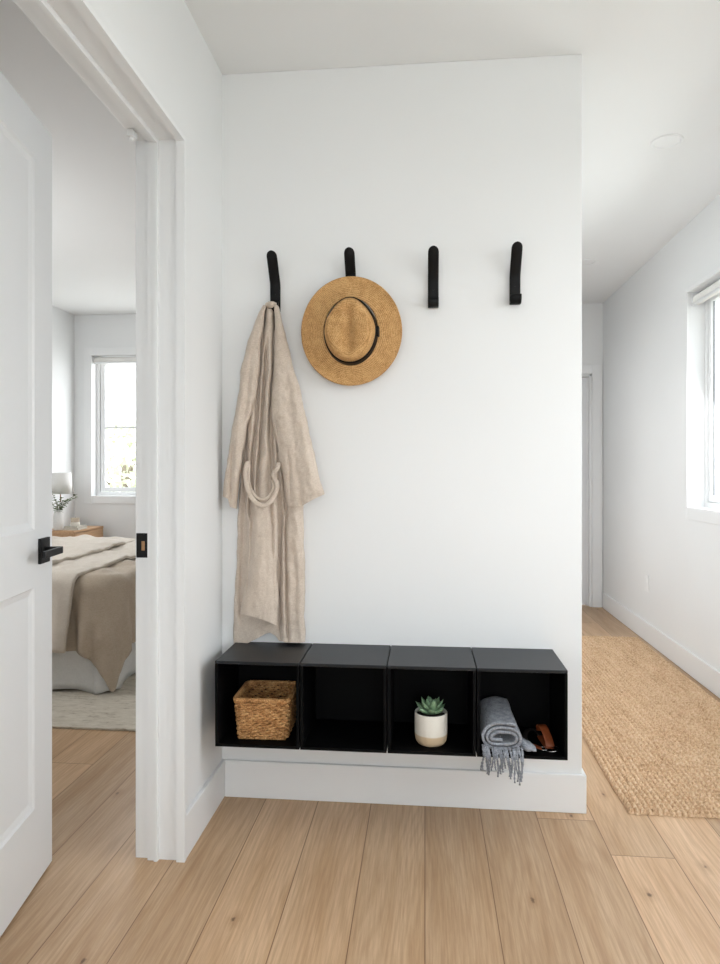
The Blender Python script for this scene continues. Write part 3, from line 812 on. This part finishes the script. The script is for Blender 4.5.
# ------------------------------------------------------------------ rolled scarf
sc = thing('rolled_scarf', 'rolled grey wool scarf with its fringe hanging over the rightmost cube edge', 'scarf', (.241, YF - SD - .004, ZS))
# local y runs into the cube; spiral cross-section
def spiral_pts(n=150, turns=2.6, rx=.065, rz=.044):
    out = []
    for k in range(n + 1):
        t = k / n; a = -PI / 2 + 2 * PI * turns * (1 - t) * -1; s = 1 - .80 * t
        x = rx * (1 - .50 * t) * math.copysign(abs(math.cos(a)) ** .85, math.cos(a)); z = rz * s * math.copysign(abs(math.sin(a)) ** .85, math.sin(a))
        out.append((x, z + rz))
    return out
spp = spiral_pts()
def roll_layer(b, off0):
    rows = []
    NY = 24
    for j in range(NY + 1):
        v = j / NY; row = []
        for k, (x, z) in enumerate(spp):
            n3 = noise.noise(Vector((x * 30, v * 3, z * 30))) * .003
            yy = .008 + v * .205 + .004 * math.sin(k * .22) * (1 - v) + n3
            skew = -.004 * v
            row.append((x * (1 - .04 * v) + skew + n3, yy, z * (1 + .16 * v * (1 if z > .03 else 0)) + n3 * .5 + .0065))
        rows.append(row)
    b.grid(rows)
b = MB(); roll_layer(b, 0); b.build('scarf_body', M_scarf, sc, smooth=True, solid=.0085)
# a loose tail folded flat at the right of the roll
b = MB(); rows = []
for j in range(13):
    v = j / 12; row = []
    for i in range(20):
        a = 2 * PI * i / 20; cx = math.cos(a); sx = math.sin(a)
        ww = .016 + .022 * math.sin(PI * min(1, v * .9 + .05))
        row.append((.050 + .052 * v, .050 - .028 * v + ww * cx * .9, .018 + .015 * (1 - v) * sx + .006 * sx + .002 * math.sin(v * 9) + (-.004 if v > .8 else 0) + .006 * (1 - v)))
    rows.append(row)
b.grid(rows, closeu=True, cap0=True, cap1=True); b.build('scarf_tail', M_scarf, sc, smooth=True)
for k in range(26):
    x = -.062 + .118 * k / 25 + rnd(-.002, .002); L = rnd(.052, .078) + (.018 if k > 15 else 0) + (.012 if k > 21 else 0)
    b = MB(); zt = .030 - .012 * math.cos(x * 24) + rnd(-.004, .004); dx = rnd(-.008, .008)
    for s in range(2):
        path = []
        for i in range(14):
            v = i / 13; tw = v * 22 + PI * s
            yo = .004 - .020 * min(1, v * 3)
            path.append((x + dx * v + .003 * math.sin(v * 5 + k) + .0016 * math.cos(tw), yo + .0016 * math.sin(tw) - .003 * math.sin(k * 2.1), zt - L * v))
        b.tube(path, lambda t: .0026 * (1 - .35 * t), 5)
    b.build('tassel', M_scarf, sc, smooth=True)

# ------------------------------------------------------------------ leather key fob
kf = thing('leather_key_fob', 'tan leather strap key fob with a steel ring lying beside the scarf', 'key fob', (.386, YF - .150, ZS), -.15)
q = [Vector((-.014, .040, .026)), Vector((-.013, .026, .050)), Vector((-.004, -.002, .052)), Vector((.010, -.034, .028)), Vector((.014, -.048, .010)), Vector((.012, -.040, .005)), Vector((.0, -.006, .006)), Vector((-.012, .03, .012))]
ribbon(bez(q, 6), .014, .0022, 'strap', M_leather, kf, up=(0, 0, 1))
b = MB(); b.tube([(.020 + .021 * math.cos(2 * PI * i / 40), -.054 + .021 * math.sin(2 * PI * i / 40), .006 + .004 * math.cos(2 * PI * i / 40)) for i in range(40)], .0016, 8, closed=True)
b.build('key_ring', M_steel, kf, smooth=True)
q = [Vector((-.055, -.040, .004)), Vector((-.042, -.048, .010)), Vector((-.026, -.054, .009)), Vector((-.012, -.054, .005))]
ribbon(bez(q, 5), .011, .002, 'leather_tab', M_leather, kf, up=(0, 0, 1))
b = MB(); b.tube([(-.006 + .014 * math.cos(2 * PI * i / 30), -.052 + .012 * math.sin(2 * PI * i / 30), .004) for i in range(30)], .0012, 6, closed=True)
b.build('split_ring', M_steel, kf, smooth=True)
for p in ((-.006, .010), (.007, -.020)):
    pass
b = MB().lathe([(.0001, .002), (.003, .0016), (.0042, 0)], 16, c=(-.008, .010, .0535)); b.build('rivet', M_steel, kf, smooth=True)
q = [Vector((-.012, .03, .010)), Vector((-.03, .05, .022)), Vector((-.055, .035, .024)), Vector((-.062, .0, .012)), Vector((-.050, -.030, .004))]
ribbon(bez(q, 6), .008, .002, 'dark_strap', M_darkleather, kf, up=(0, 0, 1))

# ------------------------------------------------------------------ jute runner
RX0, RX1, RY0, RY1 = .690, 1.468, 2.372, 4.84
def jute():
    nrow = 40; su = 8; step = .0030
    W = RX1 - RX0; L = RY1 - RY0; ny = int(L / step); nx = nrow * su
    v = []; fcs = []
    rw = W / nrow; per = .033
    jit = [rnd(0, 1) for _ in range(nrow + 1)]
    for j in range(ny + 1):
        y = L * j / ny
        wob = .004 * noise.noise(Vector((y * 6, 1.3, 0))); wob2 = .004 * noise.noise(Vector((y * 6, 7.3, 0)))
        for i in range(nx + 1):
            x = W * i / nx; row = min(nrow - 1, i // su); fx = (i % su) / su if i < nx else 1.0
            ph = y / per + .04 * (row % 2) + .05 * jit[row] + .04 * math.sin(y * 9 + row * .7) + (fx - .5) * (.16 if row % 2 else -.16)
            hump = abs(math.sin(PI * ph)) ** .5
            ridge = math.sin(PI * fx) ** .5 if 0 < fx < 1 else 0
            h = .001 + .0200 * (.05 + .95 * ridge) * (.02 + .98 * hump) * (.8 + .2 * jit[row]) + .0016 * noise.noise(Vector((x * 70, y * 70, 0)))
            if i in (0, nx) or j in (0, ny): h = .001
            ex = wob * (1 - x / W) + wob2 * (x / W)
            ey = .004 * noise.noise(Vector((x * 9, 3, 0))) + (.003 * math.sin(x / rw * PI) if j in (0, 1, ny - 1, ny) else 0)
            v.append((x + ex, y + ey, h))
    n = nx + 1
    for j in range(ny):
        for i in range(nx):
            a = j * n + i; fcs.append((a, a + 1, a + n + 1, a + n))
    b = MB(); b.v = v; b.f = fcs
    o = b.build('jute_runner', M_jute, None, smooth=True, loc=(RX0, RY0, 0))
    return o
o = jute(); tag(o, 'natural woven jute runner rug on the oak floor along the hall', 'rug')

# ------------------------------------------------------------------ bedroom
b = MB(); rows = []
for j in range(2):
    pass
b.box(-3.0, 2.91, .0005, -1.0, 5.3, .012)
tag(b.build('wool_rug', M_rug2, bevel=.003), 'flat cream wool rug under the bed', 'rug')
bed = thing('bed', 'low bed with a white skirt against the bedroom wall', 'bed', (-2.42, 4.18, 0))
BX0, BX1, BY0, BY1 = -3.19, -1.635, 3.37, 4.94
def loc(b, o): 
    b.v = [Vector(v) - o.location for v in b.v]; return b
b = MB().box(BX0 + .02, BY0 + .03, .06, BX1 - .03, BY1 - .03, .34); loc(b, bed).build('bed_base', M_oak, bed, bevel=.01)
b = MB().box(BX0 + .02, BY0 + .02, .34, BX1 - .02, BY1 - .02, .585); loc(b, bed).build('mattress', M_sheet, bed, bevel=.05, seg=5)
for x in (BX0 + .1, BX1 - .1):
    for y in (BY0 + .1, BY1 - .1):
        loc(MB().box(x - .03, y - .03, .0125, x + .03, y + .03, .06), bed).build('leg', M_oak, bed)
# skirt
path = [(BX0 + .03, BY0)] + [(BX0 + .03 + (BX1 - BX0 - .05) * i / 60, BY0) for i in range(1, 60)]
cxk, cyk = BX1 - .08, BY0 + .08
for i in range(13):
    a = -PI / 2 + PI / 2 * i / 12; path.append((cxk + .08 * math.cos(a), cyk + .08 * math.sin(a)))
path += [(BX1, BY0 + .08 + (BY1 - BY0 - .1) * i / 50) for i in range(1, 51)]
rows = []
for j in range(9):
    v = j / 8; row = []
    for k, (x, y) in enumerate(path):
        p0 = path[max(0, k - 1)]; p1 = path[min(len(path) - 1, k + 1)]; t = Vector((p1[0] - p0[0], p1[1] - p0[1], 0)).normalized(); n = Vector((t.y, -t.x, 0))
        s = .012 * v * math.sin(k * .55) + .03 * v * math.exp(-((k - 66) / 6) ** 2) + .010 * v * math.sin(k * .21 + 1)
        row.append(Vector((x, y, .36 - v * (.342 - .008 * math.sin(k * .4)))) + n * (s + .006))
    rows.append(row)
b = MB().grid(rows); loc(b, bed).build('bed_skirt', M_sheet, bed, smooth=True, solid=.003)
# duvet: cloth coordinates over an edge-rounded bed top
ZT = .600
def drape_pt(x, y, lift=0, seed=0):
    rho = .13
    ex, ey = BX1 - .035 - rho, BY0 + .03 + rho
    R_ = .055
    u = x - ex; v = ey - y
    cu, cv = max(0, u), max(0, v)
    r = math.hypot(cu, cv)
    nz = noise.fractal(Vector((x * 3.2 + seed, y * 3.2, seed)), 1, 2, 3)
    nw = noise.noise(Vector((x * 9 + seed, y * 9, 2.0))) + 1.2 * (1 - abs(noise.noise(Vector((x * 6 + y * 3 + seed, y * 3 - x * 2, 5.0))))) ** 4 - .4
    if r <= rho:
        return Vector((x, y, ZT + lift + .020 * nz + .010 * nw))
    dx, dy = cu / r, -cv / r
    d = r - rho
    arc = R_ * PI / 2
    if d < arc:
        a = d / R_; out = R_ * math.sin(a); dn = R_ * (1 - math.cos(a))
    else:
        out = R_; dn = R_ + (d - arc)
    k = min(1, dn / .3)
    along = (x if cv > cu else y)
    corner = 2 * cu * cv / (r * r)
    wave = .022 * math.sin(along * 19 + seed) * k * (1 - corner) + .016 * math.sin(math.atan2(cv, cu) * 9 + seed) * k * corner
    out += lift + .022 * k + wave + .045 * corner * k + .011 * nw * (.3 + .7 * k)
    bx_, by_ = min(x, ex), max(y, ey)
    return Vector((bx_ + dx * (rho + out), by_ + dy * (rho + out), max(.035, ZT + lift - dn + .02 * nz * (1 - k))))
def sheet(name, x0, x1, y0, y1, lift, mat, parent, seed, nx=90, ny=90, th=.012, edge=None):
    rows = []
    for j in range(ny + 1):
        y = y0 + (y1 - y0) * j / ny
        rows.append([drape_pt(*((x0 + (x1 - x0) * i / nx + (edge(y) if edge else 0)), y), lift, seed) for i in range(nx + 1)])
    b = MB().grid(rows); 
    if parent is not None: loc(b, parent)
    return b.build(name, mat, parent, smooth=True, solid=th)
duv = thing('duvet', 'beige linen duvet draped over the bed with a folded back top', 'duvet', (-2.4, 4.2, ZT))
sheet('duvet_body', -2.9, BX1 - .035 + .41, BY0 + .03 - .40, BY1 + .02, .006, M_duvet, duv, 1.0, th=.016)
sheet('turned_back_layer', -2.95, -1.835, BY0 + .03 - .415, BY1 + .03, .026, M_fold, duv, 5.0, th=.018, edge=lambda y: .04 * math.sin(y * 2.2))
sheet('top_fold', -2.95, -2.12, BY0 + .03 - .03, BY1 + .02, .046, M_fold, duv, 9.0, th=.022, edge=lambda y: .05 * math.sin(y * 2.0 + 1))
# pillow
def pillow(loc_, rot, sx, sy, sz, label):
    rows = []
    for j in range(25):
        a = -PI / 2 + PI * j / 24; row = []
        for i in range(48):
            t = 2 * PI * i / 48
            x = math.cos(t); y = math.sin(t); e = .45
            xx = math.copysign(abs(x) ** e, x); yy = math.copysign(abs(y) ** e, y); r_ = math.cos(a) ** .55 if math.cos(a) > 0 else 0
            row.append((sx * xx * r_, sy * yy * r_, sz * math.sin(a) * (1 - .25 * abs(xx * yy))))
        rows.append(row)
    o = MB().grid(rows, closeu=True).build('pillow', M_sheet, None, smooth=True, loc=loc_); o.rotation_euler = rot
    return tag(o, label, 'pillow')
pillow((-2.895, 4.69, .785), (0, math.radians(-64), 0), .15, .24, .06, 'white pillow leaning at the head of the bed')

# nightstand
NX0, NX1, NY0, NY1, NZ = -3.205, -2.90, 5.34, 5.86, .667
ns = thing('nightstand', 'light oak nightstand between the bed and the window', 'nightstand', ((NX0 + NX1) / 2, (NY0 + NY1) / 2, 0))
cab = MB()
cab.box(NX0, NY0, NZ - .018, NX1, NY1, NZ); cab.box(NX0, NY0, .2, NX1 - .004, NY0 + .018, NZ - .018); cab.box(NX0, NY1 - .018, .2, NX1 - .004, NY1, NZ - .018)
cab.box(NX0, NY0 + .018, .2, NX1 - .004, NY1 - .018, .218); cab.box(NX0, NY0 + .018, .218, NX0 + .012, NY1 - .018, NZ - .018)
loc(cab, ns).build('body', M_oak, ns, bevel=.002)
for z0_, z1_ in ((.222, .43), (.436, NZ - .022)):
    d = loc(MB().box(NX0 + .05, NY0 + .022, z0_, NX1 - .002, NY1 - .022, z1_), ns).build('drawer', M_oak, ns, bevel=.002)
    h = MB().tube([Vector((NX1 + .012, (NY0 + NY1) / 2 - .05, z1_ - .06)) - ns.location, Vector((NX1 + .012, (NY0 + NY1) / 2 + .05, z1_ - .06)) - ns.location], .005, 10)
    for s in (-.045, .045): h.tube([Vector((NX1 - .003, (NY0 + NY1) / 2 + s, z1_ - .06)) - ns.location, Vector((NX1 + .012, (NY0 + NY1) / 2 + s, z1_ - .06)) - ns.location], .004, 8)
    h.build('drawer_pull', M_brass, d, smooth=True)
for x in (NX0 + .03, NX1 - .035):
    for y in (NY0 + .03, NY1 - .03):
        loc(MB().tube([(x, y, .0005), (x, y, .2)], lambda t: .011 + .006 * t, 14), ns).build('leg', M_oak, ns, smooth=True)
# lamp
lp = thing('table_lamp', 'white table lamp with a drum shade on the nightstand', 'lamp', (-3.118, 5.52, NZ + .001))
MB().lathe([(.0001, 0), (.040, 0), (.042, .006), (.040, .012), (.022, .018), (.018, .06), (.022, .14), (.014, .19), (.010, .2), (.010, .23), (.0001, .23)], 32).build('lamp_base', M_ceramic, lp, smooth=True)
MB().lathe([(.092, .30), (.086, .482)], 48).build('lamp_shade', M_shade, lp, smooth=True, solid=.002)
MB().tube([(0, 0, .22), (0, 0, .46)], .004, 8).build('stem', M_brass, lp, smooth=True)
b = MB()
for k in range(3):
    a = 2 * PI * k / 3; b.tube([(0, 0, .45), (.086 * math.cos(a), .086 * math.sin(a), .45)], .0015, 6)
b.build('shade_spider', M_brass, lp, smooth=True)
# vase with sprigs
vs = MB().lathe([(.0001, 0), (.032, 0), (.038, .006), (.042, .05), (.041, .11), (.034, .15), (.029, .165), (.031, .172), (.028, .172), (.026, .16), (.03, .14), (.03, .1)], 36).build('vase', M_ceramic, None, smooth=True, loc=(-3.065, 5.395, NZ + .001))
tag(vs, 'tall white ceramic vase on the near corner of the nightstand', 'vase')
sg = thing('leafy_sprigs', 'green leafy sprigs standing in the white vase', 'plant', (-3.065, 5.395, NZ + .12))
b = MB(); lf = MB()
for k in range(9):
    az = -PI / 2 + (k - 4) * .42 if k < 7 else rnd(0, 6); az += 1.2; L = rnd(.13, .22); pth = []
    lean = rnd(.35, 1.05); 
    for i in range(9):
        t = i / 8; rr = L * (.15 * t + .75 * lean * t * t)
        pth.append(Vector((rr * math.cos(az) * .9, rr * math.sin(az), L * t * (1 - .25 * lean * t))))
    b.tube(pth, .0016, 6)
    for i in range(2, 9):
        for s in (-1, 1):
            leaf(lf, pth[i], az + s * rnd(.5, 1.2), rnd(.0, .8), rnd(.026, .04), .009, .0012, -.3)
b.build('stems', M_bark, sg, smooth=True); lf.build('leaves', M_sprig, sg, smooth=True)
# books and candle
bkz = NZ + .001
b1 = thing('book', 'cream book lying flat on the nightstand, underneath', 'book', (-2.975, 5.50, bkz), .1)
def book(t, a, c, h):
    MB().box(-a, -c, 0, a, c, .003).build('cover', M_cover, t, bevel=.0008); MB().box(-a, -c, h - .003, a, c, h).build('cover', M_cover, t, bevel=.0008)
    MB().box(-a, -c, .003, -a + .003, c, h - .003).build('spine', M_cover, t); MB().box(-a + .003, -c + .004, .003, a - .004, c - .004, h - .003).build('pages', M_paper, t)
book(b1, .068, .095, .017)
b2 = thing('book', 'thin cream book on top, right under the candle', 'book', (-2.975, 5.505, bkz + .0175), .02)
book(b2, .058, .085, .012)
cn = thing('candle', 'short pale candle standing on the stacked books', 'candle', (-2.975, 5.50, bkz + .0300))
MB().lathe([(.0001, 0), (.033, 0), (.035, .003), (.035, .066), (.0001, .066)], 32).build('wax', M_wax, cn, smooth=False)
MB().lathe([(.0354, .0), (.0368, .0), (.0375, .004), (.0375, .030), (.0354, .030)], 32).build('holder', M_paper, cn, smooth=True)
MB().tube([(0, 0, .066), (.001, 0, .074)], .0012, 6).build('wick', M_hook, cn)

# ------------------------------------------------------------------ outside
walls('ground', [(-40, YB + .3, -.7, 30, 50, -.6), (XW + .4, -20, -.7, 30, YB + .3, -.6), (-40, -20, -.7, XB - .4, YB + .3, -.6), (XB - .4, -20, -.7, XW + .4, YBK - .4, -.6)], M_grass)
def tree(loc_, h, r, label, seed, n=2600):
    random.seed(seed)
    t = thing('garden_tree', label, 'tree', loc_, 0, 'trees in the garden outside')
    tr = MB(); tr.tube([(0, 0, 0), (.05, 0, h * .35), (0, .05, h * .7)], lambda v: .12 * (1 - .6 * v), 10)
    for k in range(7):
        a = k * .9; tr.tube([(0.03, 0, h * .35), (r * .4 * math.cos(a), r * .4 * math.sin(a), h * .6), (r * .75 * math.cos(a), r * .75 * math.sin(a), h * .75)], lambda v: .05 * (1 - .7 * v), 6)
    tr.build('trunk', M_bark, t, smooth=True)
    lf = MB()
    for k in range(n):
        a, c = rnd(0, 2 * PI), rnd(-1, 1); s = rnd(.45, 1) ** .5
        bump_ = 1 + .25 * noise.noise(Vector((math.cos(a) * 2, math.sin(a) * 2, c * 2 + seed)))
        q_ = math.sqrt(1 - c * c); p = Vector((r * s * bump_ * q_ * math.cos(a), r * s * bump_ * q_ * math.sin(a), h * .62 + h * .38 * s * c * bump_))
        u = Vector((rnd(-1, 1), rnd(-1, 1), rnd(-1, 1))).normalized(); v_ = u.orthogonal().normalized(); sz = rnd(.07, .13)
        i0 = len(lf.v); lf.v += [p - u * sz, p + v_ * sz * .5, p + u * sz, p - v_ * sz * .5]; lf.f.append((i0, i0 + 1, i0 + 2, i0 + 3))
    lf.build('foliage', M_tree, t)
tree((-6.5, 14.0, -.6), 2.9, 1.7, 'pale green leafy tree seen through the bedroom window', 3)
tree((-4.4, 16.5, -.6), 2.5, 1.5, 'pale green leafy tree further right behind the bedroom window', 5)
